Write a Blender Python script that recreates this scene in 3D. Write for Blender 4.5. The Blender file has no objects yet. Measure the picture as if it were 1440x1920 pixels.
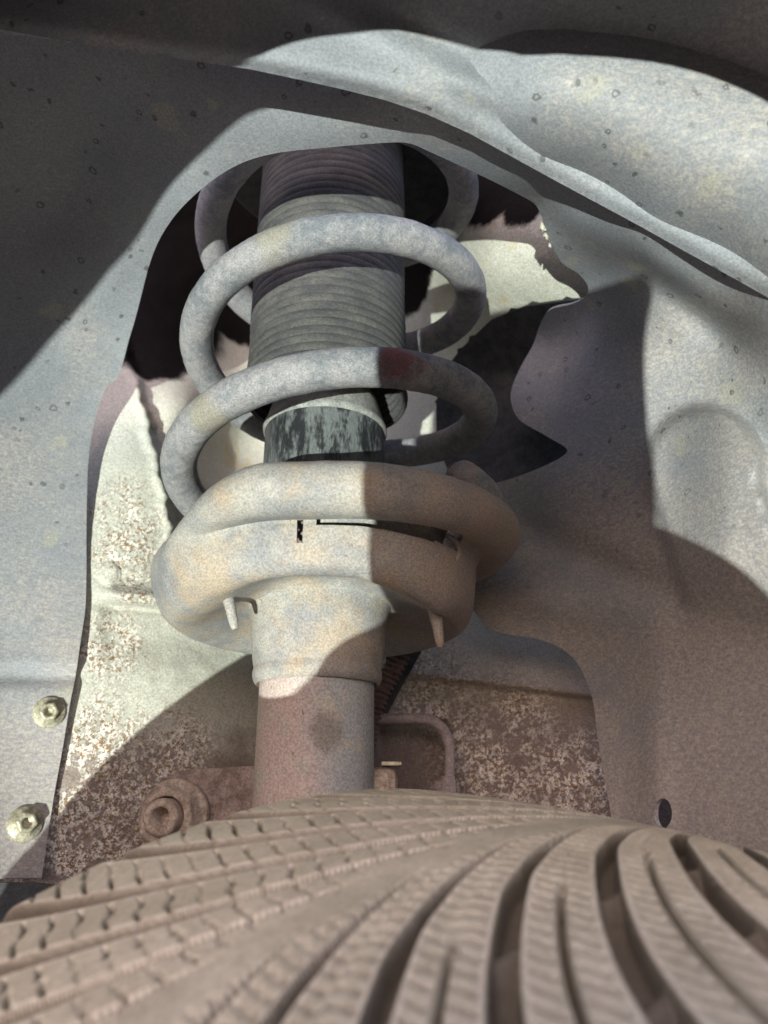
import bpy, bmesh, math, random
import numpy as np
from mathutils import Vector, Matrix, noise as mnoise
from mathutils.geometry import delaunay_2d_cdt

random.seed(7); np.random.seed(7)
scene = bpy.context.scene
COL = scene.collection
PI = math.pi
R = math.radians

# ------------------------------------------------------------------ camera
PITCH = R(22.0)
FPX = 1440.0                       # focal length in pixels of the 1440 x 1920 photograph
cam_d = bpy.data.cameras.new('camera'); cam = bpy.data.objects.new('camera', cam_d); COL.objects.link(cam)
cam.location = (0, 0, 0); cam.rotation_euler = (PI/2 + PITCH, 0, 0)
cam_d.sensor_fit = 'VERTICAL'; cam_d.sensor_height = 36.0; cam_d.sensor_width = 27.0
cam_d.lens = FPX/1920*36.0
cam_d.clip_start = 0.004; cam_d.clip_end = 200
cam_d.dof.use_dof = True; cam_d.dof.focus_distance = 0.345; cam_d.dof.aperture_fstop = 9.5
scene.camera = cam

# ------------------------------------------------------------------ light
SUN = Vector((0.18, 1.0, 0.56)).normalized()          # the way the light travels
sun_d = bpy.data.lights.new('sun', 'SUN'); sun = bpy.data.objects.new('sun', sun_d); COL.objects.link(sun)
sun.rotation_euler = SUN.to_track_quat('-Z', 'Y').to_euler()
sun_d.energy = 2.75; sun_d.angle = R(0.5); sun_d.color = (0.93, 1.0, 0.93)
w = bpy.data.worlds.new('World'); scene.world = w; w.use_nodes = True
nt = w.node_tree; nt.nodes.clear()
wo = nt.nodes.new('ShaderNodeOutputWorld'); bg = nt.nodes.new('ShaderNodeBackground')
sky = nt.nodes.new('ShaderNodeTexSky'); sky.sky_type = 'NISHITA'; sky.sun_disc = False
sky.sun_elevation = R(28); sky.sun_rotation = R(194); sky.dust_density = 1.5; sky.ozone_density = 1.0
gm = nt.nodes.new('ShaderNodeMix'); gm.data_type = 'RGBA'
tc = nt.nodes.new('ShaderNodeTexCoord'); sx = nt.nodes.new('ShaderNodeSeparateXYZ')
gt = nt.nodes.new('ShaderNodeMapRange'); gt.inputs[1].default_value = -0.02; gt.inputs[2].default_value = 0.06
nt.links.new(tc.outputs['Generated'], sx.inputs[0]); nt.links.new(sx.outputs[2], gt.inputs[0])
nt.links.new(gt.outputs[0], gm.inputs[0])
gm.inputs[6].default_value = (0.70, 0.57, 0.61, 1)      # yard and walls up to the roof line
tint = nt.nodes.new('ShaderNodeMix'); tint.data_type = 'RGBA'; tint.blend_type = 'MULTIPLY'; tint.inputs[0].default_value = 1.0
tint.inputs[7].default_value = (1.0, 0.865, 0.935, 1)    # hazy, warm afternoon sky
nt.links.new(sky.outputs[0], tint.inputs[6]); nt.links.new(tint.outputs[2], gm.inputs[7]); nt.links.new(gm.outputs[2], bg.inputs[0])
bg.inputs[1].default_value = 0.15
nt.links.new(bg.outputs[0], wo.inputs[0])
scene.view_settings.view_transform = 'Standard'; scene.view_settings.look = 'None'
scene.view_settings.exposure = 1.28; scene.view_settings.gamma = 1.0
scene.view_settings.use_curve_mapping = False

# ------------------------------------------------------------------ geometry helpers
CP, SP = math.cos(PITCH), math.sin(PITCH)
def P(x, y, Y):
    """point of the place at world depth Y that the photograph shows at pixel x, y"""
    a = (x-720)/FPX; b = -(y-960)/FPX
    dy = CP - SP*b; dz = SP + CP*b
    t = Y/dy
    return (a*t, Y, dz*t)
def Parr(x, y, Y):
    a = (x-720)/FPX; b = -(y-960)/FPX
    t = Y/(CP - SP*b)
    return np.stack([a*t, Y, (SP + CP*b)*t], -1)

def prop(o, label=None, cat=None, group=None, kind=None):
    if label: o['label'] = label
    if cat: o['category'] = cat
    if group: o['group'] = group
    if kind: o['kind'] = kind
    return o
def empty(name, loc, label, cat):
    o = bpy.data.objects.new(name, None); COL.objects.link(o); o.location = loc; o.empty_display_size = 0.02
    return prop(o, label, cat)
def mesh(name, verts, faces, mat, parent=None, smooth=True):
    me = bpy.data.meshes.new(name)
    me.from_pydata([tuple(v) for v in verts], [], [tuple(int(i) for i in f) for f in faces]); me.update()
    if smooth: me.polygons.foreach_set('use_smooth', np.ones(len(me.polygons), bool))
    me.materials.append(mat)
    o = bpy.data.objects.new(name, me); COL.objects.link(o)
    if parent:
        o.parent = parent
        off = Vector((0, 0, 0)); p = parent
        while p: off += p.location; p = p.parent
        o.location = -off
    return o
def grid_mesh(name, V, mat, parent=None, wrap_u=False, wrap_v=False, keep=None):
    """V: (nu, nv, 3) array of points"""
    nu, nv = V.shape[:2]
    iu = np.arange(nu if wrap_u else nu-1); iv = np.arange(nv if wrap_v else nv-1)
    A, B = np.meshgrid(iu, iv, indexing='ij')
    A2, B2 = (A+1) % nu, (B+1) % nv
    F = np.stack([A*nv+B, A2*nv+B, A2*nv+B2, A*nv+B2], -1)
    F = F[keep] if keep is not None else F.reshape(-1, 4)
    me = bpy.data.meshes.new(name)
    n = nu*nv; m = len(F)
    me.vertices.add(n); me.vertices.foreach_set('co', V.reshape(-1).astype(np.float32))
    me.loops.add(m*4); me.loops.foreach_set('vertex_index', F.reshape(-1).astype(np.int32))
    me.polygons.add(m); me.polygons.foreach_set('loop_start', np.arange(0, m*4, 4, dtype=np.int32))
    me.polygons.foreach_set('use_smooth', np.ones(m, bool))
    me.update(calc_edges=True); me.validate()
    me.materials.append(mat)
    o = bpy.data.objects.new(name, me); COL.objects.link(o)
    if parent:
        o.parent = parent
        off = Vector((0, 0, 0)); p = parent
        while p: off += p.location; p = p.parent
        o.location = -off
    return o
def flip(o):
    o.data.flip_normals(); return o
def solid(o, t, off=-1):
    m = o.modifiers.new('thickness', 'SOLIDIFY'); m.thickness = t; m.offset = off
    e = o.modifiers.new('edges', 'EDGE_SPLIT'); e.split_angle = R(60); return o
def catmull(pts, n):
    p = np.array(pts, float); k = len(p)
    d = np.r_[0, np.cumsum(np.maximum(np.linalg.norm(np.diff(p, axis=0), axis=1), 1e-9))]
    t = np.linspace(0, d[-1], n); out = np.zeros((n, p.shape[1]))
    m = np.zeros_like(p)
    m[1:-1] = (p[2:]-p[:-2])/(d[2:]-d[:-2])[:, None]; m[0] = (p[1]-p[0])/(d[1]-d[0]); m[-1] = (p[-1]-p[-2])/(d[-1]-d[-2])
    i = np.clip(np.searchsorted(d, t, side='right')-1, 0, k-2)
    h = (d[i+1]-d[i]); s = ((t-d[i])/h)[:, None]; h = h[:, None]
    return (2*s**3-3*s**2+1)*p[i] + (s**3-2*s**2+s)*h*m[i] + (-2*s**3+3*s**2)*p[i+1] + (s**3-s**2)*h*m[i+1]
def tube_pts(path, rad, nseg=24, cap=True):
    p = np.array(path, float); n = len(p)
    rad = np.full(n, rad) if np.isscalar(rad) else np.array(rad)
    T = np.gradient(p, axis=0); T /= np.linalg.norm(T, axis=1)[:, None]
    N = np.zeros_like(p); a = np.cross(T[0], [0.13, 0.2, 0.97]); N[0] = a/np.linalg.norm(a)
    for i in range(1, n):
        a = N[i-1]-T[i]*np.dot(N[i-1], T[i]); N[i] = a/np.linalg.norm(a)
    B = np.cross(T, N); th = np.linspace(0, 2*PI, nseg, endpoint=False)
    V = p[:, None]+rad[:, None, None]*(np.cos(th)[None, :, None]*N[:, None]+np.sin(th)[None, :, None]*B[:, None])
    if cap:
        V = np.concatenate([np.repeat(p[:1, None], nseg, 1), V, np.repeat(p[-1:, None], nseg, 1)], 0)
    return V
def tube(name, path, rad, mat, parent=None, nseg=24, smooth_n=None):
    if smooth_n: path = catmull(path, smooth_n)
    return grid_mesh(name, tube_pts(path, rad, nseg), mat, parent, wrap_v=True)
def lathe(name, prof, mat, parent=None, origin=(0, 0, 0), axis=(0, 0, 1), n=64, hexa=None):
    """prof: (r, h) along axis; hexa: list of booleans, True makes that ring hexagonal"""
    ax = Vector(axis).normalized(); q = Vector((0, 0, 1)).rotation_difference(ax)
    U = np.array(q @ Vector((1, 0, 0))); W = np.array(q @ Vector((0, 1, 0))); A = np.array(ax); O = np.array(origin, float)
    th = np.linspace(0, 2*PI, n, endpoint=False); V = []
    for k, (r, h) in enumerate(prof):
        rr = np.full(n, r)
        if hexa and hexa[k]: rr = r/np.cos((th+PI/6) % (PI/3)-PI/6)*0.9
        V.append(O+A*h+rr[:, None]*(np.cos(th)[:, None]*U+np.sin(th)[:, None]*W))
    return grid_mesh(name, np.array(V), mat, parent, wrap_v=True)
def box(name, c, size, mat, parent=None, rot=None, bevel=0.0008):
    bm = bmesh.new(); bmesh.ops.create_cube(bm, size=1.0)
    bmesh.ops.scale(bm, vec=size, verts=bm.verts)
    if bevel: bmesh.ops.bevel(bm, geom=bm.edges[:], offset=bevel, segments=2, affect='EDGES', profile=0.6)
    if rot is not None: bmesh.ops.transform(bm, matrix=rot, verts=bm.verts)
    bmesh.ops.translate(bm, vec=c, verts=bm.verts)
    vs = [v.co[:] for v in bm.verts]; bm.verts.index_update(); fs = [[v.index for v in f.verts] for f in bm.faces]; bm.free()
    return mesh(name, vs, fs, mat, parent, smooth=False)
def sstep(a, b, x):
    t = np.clip((x-a)/(b-a), 0, 1); return t*t*(3-2*t)
class TPS:
    """thin plate through (x, y) -> value"""
    def __init__(s, pts, smooth=1e-4):
        a = np.array(pts, float); s.c = a[:, :2]/1000; n = len(a)
        K = s.k(np.linalg.norm(s.c[:, None]-s.c[None], axis=2))+np.eye(n)*smooth
        Q = np.c_[np.ones(n), s.c]; M = np.zeros((n+3, n+3)); M[:n, :n] = K; M[:n, n:] = Q; M[n:, :n] = Q.T
        s.w = np.linalg.solve(M, np.r_[a[:, 2], 0, 0, 0])
    def k(s, r): return np.where(r > 0, r*r*np.log(np.maximum(r, 1e-9)), 0)
    def __call__(s, x, y):
        x = np.asarray(x, float); y = np.asarray(y, float); sh = x.shape
        q = np.stack([x.ravel(), y.ravel()], -1)/1000
        r = np.linalg.norm(q[:, None]-s.c[None], axis=2); n = len(s.c)
        return (s.k(r)@s.w[:n]+s.w[n]+q@s.w[n+1:]).reshape(sh)
def inpoly(x, y, poly):
    p = np.array(poly); inside = np.zeros(np.shape(x), bool); j = len(p)-1
    for i in range(len(p)):
        xi, yi = p[i]; xj, yj = p[j]
        c = ((yi > y) != (yj > y)) & (x < (xj-xi)*(y-yi)/((yj-yi) if yj != yi else 1e-12)+xi)
        inside ^= c; j = i
    return inside
def densify(poly, step, closed=True):
    out = []; n = len(poly)
    for i in range(n if closed else n-1):
        a = np.array(poly[i], float); b = np.array(poly[(i+1) % n], float)
        k = max(1, int(np.linalg.norm(b-a)/step))
        out += [tuple(a+(b-a)*q/k) for q in range(k)]
    if not closed: out.append(tuple(poly[-1]))
    return out
def sheet(name, outline, holes, step, depth, mat, parent=None, lift=None):
    """sheet metal or plastic: an outline with holes in the picture, each point at its own depth"""
    loops = [densify(outline, step*0.8)]+[densify(h, min(step*0.7, 6)) for h in holes]
    pts = []; edges = []
    for L in loops:
        s = len(pts); pts += L; edges += [(s+i, s+(i+1) % len(L)) for i in range(len(L))]
    b = np.array(pts)
    gx = np.arange(b[:, 0].min(), b[:, 0].max(), step); gy = np.arange(b[:, 1].min(), b[:, 1].max(), step)
    X, Yg = np.meshgrid(gx, gy); X = X.copy(); X[::2] += step/2
    x = X.ravel(); y = Yg.ravel()
    ok = inpoly(x, y, loops[0])
    for L in loops[1:]: ok &= ~inpoly(x, y, L)
    x = x[ok]; y = y[ok]
    near = np.zeros(len(x), bool)
    for k in range(0, len(b), 200):
        near |= (np.hypot(x[:, None]-b[None, k:k+200, 0], y[:, None]-b[None, k:k+200, 1]) < step*0.55).any(1)
    pts += list(zip(x[~near], y[~near]))
    r = delaunay_2d_cdt([Vector(p) for p in pts], edges, [], 0, 1e-4)
    v = np.array([p[:] for p in r[0]]); f = np.array([t for t in r[2] if len(t) == 3])
    c = v[f].mean(1); ok = inpoly(c[:, 0], c[:, 1], loops[0])
    for L in loops[1:]: ok &= ~inpoly(c[:, 0], c[:, 1], L)
    f = f[ok]
    V = Parr(v[:, 0], v[:, 1], depth(v[:, 0], v[:, 1]))
    o = mesh(name, V, f, mat, parent)
    me = o.data; n = sum((p.normal.y for p in me.polygons))
    if n > 0: me.flip_normals()
    return o

# ------------------------------------------------------------------ material helpers
class M:
    def __init__(s, name):
        s.m = bpy.data.materials.new(name); s.m.use_nodes = True; s.t = s.m.node_tree
        s.b = s.t.nodes['Principled BSDF']; s.co = s.n('ShaderNodeTexCoord').outputs['Object']
    def n(s, k): return s.t.nodes.new(k)
    def L(s, a, b): s.t.links.new(a, b)
    def put(s, sock, v):
        if isinstance(v, (int, float)): sock.default_value = v
        elif isinstance(v, tuple):
            sock.default_value = v if len(v) == len(sock.default_value) else v+(1,)
        else: s.L(v, sock)
    def noise(s, scale, detail=4, rough=0.55, dist=0.0, vec=None, off=None):
        q = s.n('ShaderNodeTexNoise'); s.put(q.inputs['Scale'], scale); q.inputs['Detail'].default_value = detail
        q.inputs['Roughness'].default_value = rough; q.inputs['Distortion'].default_value = dist
        v = vec or s.co
        if off is not None:
            a = s.n('ShaderNodeVectorMath'); s.L(v, a.inputs[0]); a.inputs[1].default_value = (off, off*1.7, off*0.6); v = a.outputs[0]
        s.L(v, q.inputs['Vector']); return q.outputs['Fac']
    def stretch(s, sc):
        a = s.n('ShaderNodeVectorMath'); a.operation = 'MULTIPLY'; s.L(s.co, a.inputs[0]); a.inputs[1].default_value = sc; return a.outputs[0]
    def math(s, op, a, b=0.0):
        q = s.n('ShaderNodeMath'); q.operation = op; s.put(q.inputs[0], a); s.put(q.inputs[1], b); return q.outputs[0]
    def rng(s, f, a, b, c=0.0, d=1.0):
        q = s.n('ShaderNodeMapRange'); q.interpolation_type = 'SMOOTHSTEP'; s.put(q.inputs[0], f)
        for i, v in enumerate((a, b, c, d)): q.inputs[i+1].default_value = v
        return q.outputs[0]
    def mix(s, f, a, b, mode='MIX'):
        q = s.n('ShaderNodeMix'); q.data_type = 'RGBA'; q.blend_type = mode
        s.put(q.inputs[0], f); s.put(q.inputs[6], a); s.put(q.inputs[7], b); return q.outputs[2]
    def blob(s, c, r, soft=0.5, warp=0.006, wscale=90):
        """1 inside a ragged patch round the point c"""
        d = s.n('ShaderNodeVectorMath'); d.operation = 'DISTANCE'; s.L(s.co, d.inputs[0]); d.inputs[1].default_value = tuple(c)
        f = s.math('ADD', d.outputs['Value'], s.math('MULTIPLY', s.math('SUBTRACT', s.noise(wscale, 5, 0.65), 0.5), warp*3))
        return s.rng(f, r*(1+soft), r*(1-soft))
    def grit(s, c, g, lo=0.74, hi=1.22):
        """dust grain: multiplies a colour by crisp fine noise"""
        f = s.rng(g, 0.34, 0.66); return s.mix(1.0, c, s.mix(f, (lo, lo, lo), (hi, hi, hi)), 'MULTIPLY')
    def spots(s, scale, lo, hi, keep, warp=0.15):
        """sparse round spots; returns (disc, ring)"""
        a = s.n('ShaderNodeVectorMath'); a.operation = 'ADD'; nz = s.n('ShaderNodeTexNoise'); nz.inputs['Scale'].default_value = scale*2.2
        s.L(s.co, nz.inputs['Vector']); k = s.n('ShaderNodeVectorMath'); k.operation = 'SCALE'; s.L(nz.outputs['Color'], k.inputs[0]); k.inputs['Scale'].default_value = warp/scale
        s.L(s.co, a.inputs[0]); s.L(k.outputs[0], a.inputs[1])
        v = s.n('ShaderNodeTexVoronoi'); v.inputs['Scale'].default_value = scale; s.L(a.outputs[0], v.inputs['Vector'])
        c = s.n('ShaderNodeSeparateColor'); s.L(v.outputs['Color'], c.inputs[0])
        sel = s.rng(c.outputs[0], keep, keep+0.02)
        size = s.math('ADD', s.math('MULTIPLY', c.outputs[1], 0.6), 0.55)
        d = s.math('DIVIDE', v.outputs['Distance'], size)
        disc = s.math('MULTIPLY', s.rng(d, hi, lo), sel)
        ring = s.math('MULTIPLY', s.math('MULTIPLY', s.rng(d, hi, lo), s.rng(d, lo*0.45, lo*0.9)), sel)
        return disc, ring
    def axis(s, i):
        q = s.n('ShaderNodeSeparateXYZ'); s.L(s.co, q.inputs[0]); return q.outputs[i]
    def done(s, color, rough=0.75, bump=None, strength=0.3, dist=0.0006, metal=0.0, spec=0.35):
        s.put(s.b.inputs['Base Color'], color); s.put(s.b.inputs['Roughness'], rough)
        s.put(s.b.inputs['Metallic'], metal); s.b.inputs['Specular IOR Level'].default_value = spec
        if bump is not None:
            q = s.n('ShaderNodeBump'); q.inputs['Strength'].default_value = strength; q.inputs['Distance'].default_value = dist
            s.put(q.inputs['Height'], bump); s.L(q.outputs[0], s.b.inputs['Normal'])
        return s.m

def mat_liner(name):
    m = M(name)
    grain = m.noise(900, 3, 0.7); fib = m.noise(420, 4, 0.7, vec=m.stretch((0.6, 1.0, 1.6)))
    big = m.noise(14, 4, 0.6); mid = m.noise(55, 5, 0.65, off=3.1)
    clean = m.mix(mid, (0.185, 0.200, 0.220), (0.285, 0.295, 0.305))
    dust = m.mix(m.rng(fib, 0.28, 0.72), (0.265, 0.245, 0.25), (0.40, 0.37, 0.33))
    # more dust low and to the left, where the wheel throws it
    x = m.axis(0); z = m.axis(2)
    bias = m.math('SUBTRACT', m.math('MULTIPLY', m.math('ADD', z, m.math('MULTIPLY', x, -0.15)), -3.6), -1.02)
    f = m.math('ADD', bias, m.math('MULTIPLY', m.math('SUBTRACT', big, 0.5), 3.0))
    f = m.math('ADD', f, m.math('MULTIPLY', m.math('SUBTRACT', fib, 0.5), 1.5))
    c = m.mix(m.rng(f, -0.1, 1.0), clean, dust)
    stains, _ = m.spots(46, 0.16, 0.36, 0.70, 0.7)
    c = m.mix(m.math('MULTIPLY', stains, 0.55), c, (0.36, 0.345, 0.27))
    up = m.rng(z, 0.05, 0.2)
    _, ring = m.spots(150, 0.21, 0.31, 0.80, 0.45)
    disc, _ = m.spots(85, 0.13, 0.22, 0.80, 0.5)
    c = m.mix(m.math('MULTIPLY', m.math('MULTIPLY', ring, up), 0.8), c, (0.075, 0.075, 0.075))
    c = m.mix(m.math('MULTIPLY', m.math('MULTIPLY', disc, up), 0.5), c, (0.10, 0.095, 0.095))
    crumbs = m.math('MULTIPLY', m.rng(m.noise(330, 3, 0.7, off=9.0), 0.66, 0.72), m.rng(m.noise(24, 3, 0.6, off=5.0), 0.52, 0.66))
    c = m.mix(m.math('MULTIPLY', crumbs, 0.7), c, (0.52, 0.48, 0.38))
    c = m.grit(c, grain, 0.82, 1.15)
    h = m.math('ADD', m.math('MULTIPLY', grain, 0.5), m.math('ADD', m.math('MULTIPLY', fib, 0.5), m.math('MULTIPLY', crumbs, 1.2)))
    return m.done(c, m.rng(mid, 0.3, 0.7, 0.52, 0.78), h, 0.35, 0.0005, spec=0.4)

def mat_body():
    m = M('painted_steel')
    grain = m.noise(1000, 3, 0.7); mid = m.noise(60, 5, 0.65); lumps = m.noise(150, 4, 0.6, 0.4)
    paint = m.mix(mid, (0.40, 0.395, 0.33), (0.50, 0.49, 0.42))
    z = m.axis(2); x = m.axis(0)
    low = m.rng(z, 0.13, 0.03)                         # mud and rust below the arch edge
    mud = m.mix(m.noise(90, 5, 0.7, off=2.0), (0.14, 0.10, 0.085), (0.25, 0.195, 0.165))
    patches = m.rng(m.math('ADD', m.noise(38, 6, 0.7, 0.6, off=7.0), m.math('MULTIPLY', low, 0.02)), 0.50, 0.56)
    right = m.rng(x, -0.08, -0.02)
    low2 = m.rng(m.math('ADD', z, m.math('MULTIPLY', m.math('SUBTRACT', m.noise(45, 5, 0.65, off=31.0), 0.5), 0.05)), 0.052, 0.030)
    c = m.mix(m.math('MAXIMUM', m.math('MULTIPLY', right, low), m.math('MULTIPLY', low2, 0.9)), paint, mud)
    rustc = m.mix(m.noise(260, 4, 0.7, off=4.0), (0.085, 0.042, 0.022), (0.33, 0.19, 0.07))
    flake = m.mix(m.rng(m.noise(520, 4, 0.8, 0.0, off=1.0), 0.45, 0.53), rustc, (0.70, 0.67, 0.60))
    zones = None
    for (px, py, Y, r) in ((240, 1010, .412, .022), (225, 940, .412, .016), (200, 1210, .412, .02), (170, 1380, .412, .024), (260, 1100, .412, .014),
                           (200, 1500, .412, .04), (330, 1400, .415, .022), (120, 1600, .41, .03), (780, 1240, .455, .025), (800, 1300, .455, .03), (860, 1340, .45, .022), (900, 1430, .45, .035), (960, 1330, .45, .022), (1080, 1480, .43, .03)):
        b = m.blob(P(px, py, Y), r, 0.5, 0.006, 120); zones = b if zones is None else m.math('MAXIMUM', zones, b)
    spk = m.math('MULTIPLY', m.rng(m.noise(60, 4, 0.6, 0.0, off=12.0), 0.34, 0.50), m.rng(m.noise(200, 6, 0.8, 0.0, off=22.0), 0.43, 0.50))
    c = m.mix(m.math('MULTIPLY', m.math('MULTIPLY', zones, spk), 0.92), c, flake)
    tint = m.rng(m.noise(30, 4, 0.6, off=17.0), 0.55, 0.68)
    c = m.mix(m.math('MULTIPLY', tint, m.math('MULTIPLY', m.rng(z, 0.2, 0.24), 0.55)), c, (0.42, 0.31, 0.15))
    shade_mask = None  # near-black zones put the cavity's shade into the panel colour
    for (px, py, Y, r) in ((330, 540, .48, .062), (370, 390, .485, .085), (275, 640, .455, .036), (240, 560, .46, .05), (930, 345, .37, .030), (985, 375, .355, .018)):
        b = m.blob(P(px, py, Y), r, 0.12, 0.006, 60); shade_mask = b if shade_mask is None else m.math('MAXIMUM', shade_mask, b)
    shade_mask = m.math('MAXIMUM', shade_mask, m.rng(m.math('ADD', z, m.math('MULTIPLY', m.math('SUBTRACT', mid, 0.5), 0.02)), 0.372, 0.378))
    c = m.mix(shade_mask, c, m.mix(mid, (0.008, 0.007, 0.0065), (0.014, 0.012, 0.011)))
    c = m.grit(c, grain)
    m.L(m.rng(shade_mask, 0.0, 1.0, 0.35, 0.04), m.b.inputs['Specular IOR Level'])
    h = m.math('ADD', m.math('MULTIPLY', lumps, 1.0), m.math('ADD', m.math('MULTIPLY', grain, 0.25), m.math('MULTIPLY', m.math('MULTIPLY', zones, spk), 0.7)))
    return m.done(c, m.mix(zones, (0.7, 0.7, 0.7), (0.42, 0.42, 0.42)), h, 0.5, 0.0012)

def mat_seat():
    m = M('weathered_zinc_steel')
    grain = m.noise(1100, 3, 0.7); mid = m.noise(48, 5, 0.65); a = m.noise(38, 5, 0.6, 0.0, off=3.0)
    c = m.mix(m.rng(mid, 0.35, 0.65), (0.225, 0.228, 0.228), (0.345, 0.330, 0.295))
    c = m.mix(m.math('MULTIPLY', m.rng(a, 0.44, 0.68), 0.8), c, (0.36, 0.29, 0.205))
    c = m.mix(m.math('MULTIPLY', m.rng(m.noise(130, 5, 0.7, 0.3, off=8.0), 0.60, 0.70), 0.4), c, (0.33, 0.17, 0.09))
    # darker, redder tone towards the right half
    x = m.axis(0); r = m.rng(m.math('ADD', x, m.math('MULTIPLY', m.math('SUBTRACT', mid, 0.5), 0.08)), 0.0, 0.045)
    c = m.mix(m.math('MULTIPLY', r, 0.6), c, (0.28, 0.20, 0.165))
    pits = m.rng(m.noise(420, 2, 0.5, off=2.0), 0.72, 0.77)
    c = m.mix(m.math('MULTIPLY', pits, 0.7), c, (0.14, 0.08, 0.05))
    c = m.grit(c, grain)
    h = m.math('ADD', m.math('MULTIPLY', grain, 0.5), m.math('MULTIPLY', m.noise(220, 3, 0.6), 0.8))
    return m.done(c, 0.66, h, 0.4, 0.0005, spec=0.45)

def mat_tube():
    m = M('dusty_strut_steel')
    grain = m.noise(1000, 3, 0.7); mid = m.noise(40, 5, 0.65, off=1.0)
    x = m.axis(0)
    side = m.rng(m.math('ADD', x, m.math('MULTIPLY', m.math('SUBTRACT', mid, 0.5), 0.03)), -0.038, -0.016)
    c = m.mix(side, (0.45, 0.365, 0.33), (0.34, 0.365, 0.365))  # pinkish left side, partly warm bounce light mixed into the colour
    c = m.mix(m.rng(m.noise(80, 4, 0.6, off=6.0), 0.5, 0.66), c, (0.42, 0.40, 0.35))
    c = m.mix(m.math('MULTIPLY', m.blob(P(615, 1370, .333), .008, 0.4, 0.004, 120), 0.7), c, (0.17, 0.15, 0.125))
    pits = m.rng(m.noise(480, 2, 0.5, off=2.0), 0.71, 0.76)
    c = m.mix(m.math('MULTIPLY', pits, 0.8), c, (0.14, 0.08, 0.05))
    c = m.grit(c, grain)
    return m.done(c, 0.7, m.math('ADD', grain, m.math('MULTIPLY', pits, -0.8)), 0.35, 0.0004)

def mat_spring():
    m = M('dusty_spring_steel')
    grain = m.noise(1300, 3, 0.75); mid = m.noise(46, 5, 0.65); fine = m.noise(300, 4, 0.7, off=5.0)
    dust = m.mix(fine, (0.25, 0.235, 0.24), (0.36, 0.345, 0.34))
    f = m.math('ADD', m.math('MULTIPLY', mid, 1.0), m.math('MULTIPLY', fine, 0.55))
    c = m.mix(m.rng(f, 0.56, 0.92), (0.15, 0.165, 0.18), dust)
    for (px, py, Y, r) in ((520, 445, .287, .012), (400, 775, .30, .010), (560, 432, .287, .008)):
        c = m.mix(m.math('MULTIPLY', m.blob(P(px, py, Y), r, 0.3, 0.003, 150), 0.75), c, (0.27, 0.245, 0.18))
    red = m.blob(P(745, 661, .276), .011, 0.35, 0.005, 160); red = m.math('MAXIMUM', red, m.blob(P(800, 668, .278), .008, 0.4, 0.005, 160))
    red = m.math('MULTIPLY', red, m.rng(m.axis(0), -0.003, 0.001))
    c = m.mix(m.math('MULTIPLY', red, 0.9), c, (0.30, 0.075, 0.07))
    blk = m.math('MULTIPLY', m.blob(P(760, 692, .276), .012, 0.5, 0.008, 130), 0.6)
    c = m.mix(blk, c, (0.11, 0.105, 0.115))
    c = m.grit(c, grain)
    h = m.math('ADD', m.math('MULTIPLY', grain, 0.7), fine)
    return m.done(c, 0.72, h, 0.6, 0.0006, spec=0.4)

def mat_bellows():
    m = M('dusty_rubber')
    grain = m.noise(900, 3, 0.7); mid = m.noise(60, 5, 0.65, vec=m.stretch((1, 1, 2.5)))
    c = m.mix(m.rng(mid, 0.35, 0.7), (0.056, 0.055, 0.056), (0.098, 0.094, 0.083))
    side = m.rng(m.axis(0), -0.012, 0.008)
    c = m.mix(m.math('MULTIPLY', side, 0.4), c, (0.075, 0.074, 0.078))
    c = m.grit(c, grain)
    return m.done(c, 0.8, grain, 0.25, 0.0004)

def mat_damper():
    m = M('black_damper_paint')
    st = m.noise(130, 5, 0.7, 0.3, vec=m.stretch((1, 1, 0.28))); grain = m.noise(900, 3, 0.7, vec=m.stretch((1, 1, 0.35)))
    z = m.axis(2)
    f = m.math('ADD', st, m.math('MULTIPLY', m.math('SUBTRACT', grain, 0.5), 0.35))
    f = m.math('ADD', f, m.rng(z, 0.18, 0.15, 0.0, 0.05))
    c = m.mix(m.rng(f, 0.40, 0.62), (0.018, 0.020, 0.021), m.mix(grain, (0.05, 0.058, 0.058), (0.18, 0.195, 0.19)))
    return m.done(c, m.rng(f, 0.45, 0.57, 0.32, 0.8), grain, 0.2, 0.0003, spec=0.5)

def mat_rubber_tyre():
    m = M('dusty_tyre_rubber')
    grain = m.noise(700, 3, 0.7); mid = m.noise(45, 5, 0.6); fine = m.noise(220, 3, 0.65, off=3.0)
    c = m.mix(m.rng(mid, 0.3, 0.7), (0.38, 0.365, 0.285), (0.50, 0.48, 0.385))
    c = m.mix(m.math('MULTIPLY', m.rng(fine, 0.5, 0.72), 0.35), c, (0.24, 0.215, 0.18))
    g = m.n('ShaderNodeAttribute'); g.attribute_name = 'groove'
    c = m.mix(m.math('MULTIPLY', g.outputs['Fac'], 0.85), c, (0.095, 0.078, 0.058))  # grooves and sipes darkened in colour to stand for their shade
    e = m.n('ShaderNodeAttribute'); e.attribute_name = 'edge_highlight'
    c = m.mix(m.math('MULTIPLY', e.outputs['Fac'], m.rng(fine, 0.30, 0.60, 0.30, 0.80)), c, (0.66, 0.63, 0.53))  # pale highlight painted along the block edges
    c = m.grit(c, grain, 0.88, 1.10)
    return m.done(c, 0.62, m.math('ADD', grain, fine), 0.3, 0.0004, spec=0.4)

def mat_flat(name, a, b, rough=0.7, scale=120, bump=0.3, metal=0.0):
    m = M(name); n1 = m.noise(scale, 5, 0.65); g = m.noise(900, 3, 0.7)
    c = m.mix(m.rng(n1, 0.35, 0.65), a, b)
    c = m.grit(c, g)
    return m.done(c, rough, m.math('ADD', g, n1), bump, 0.0005, metal)

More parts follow.
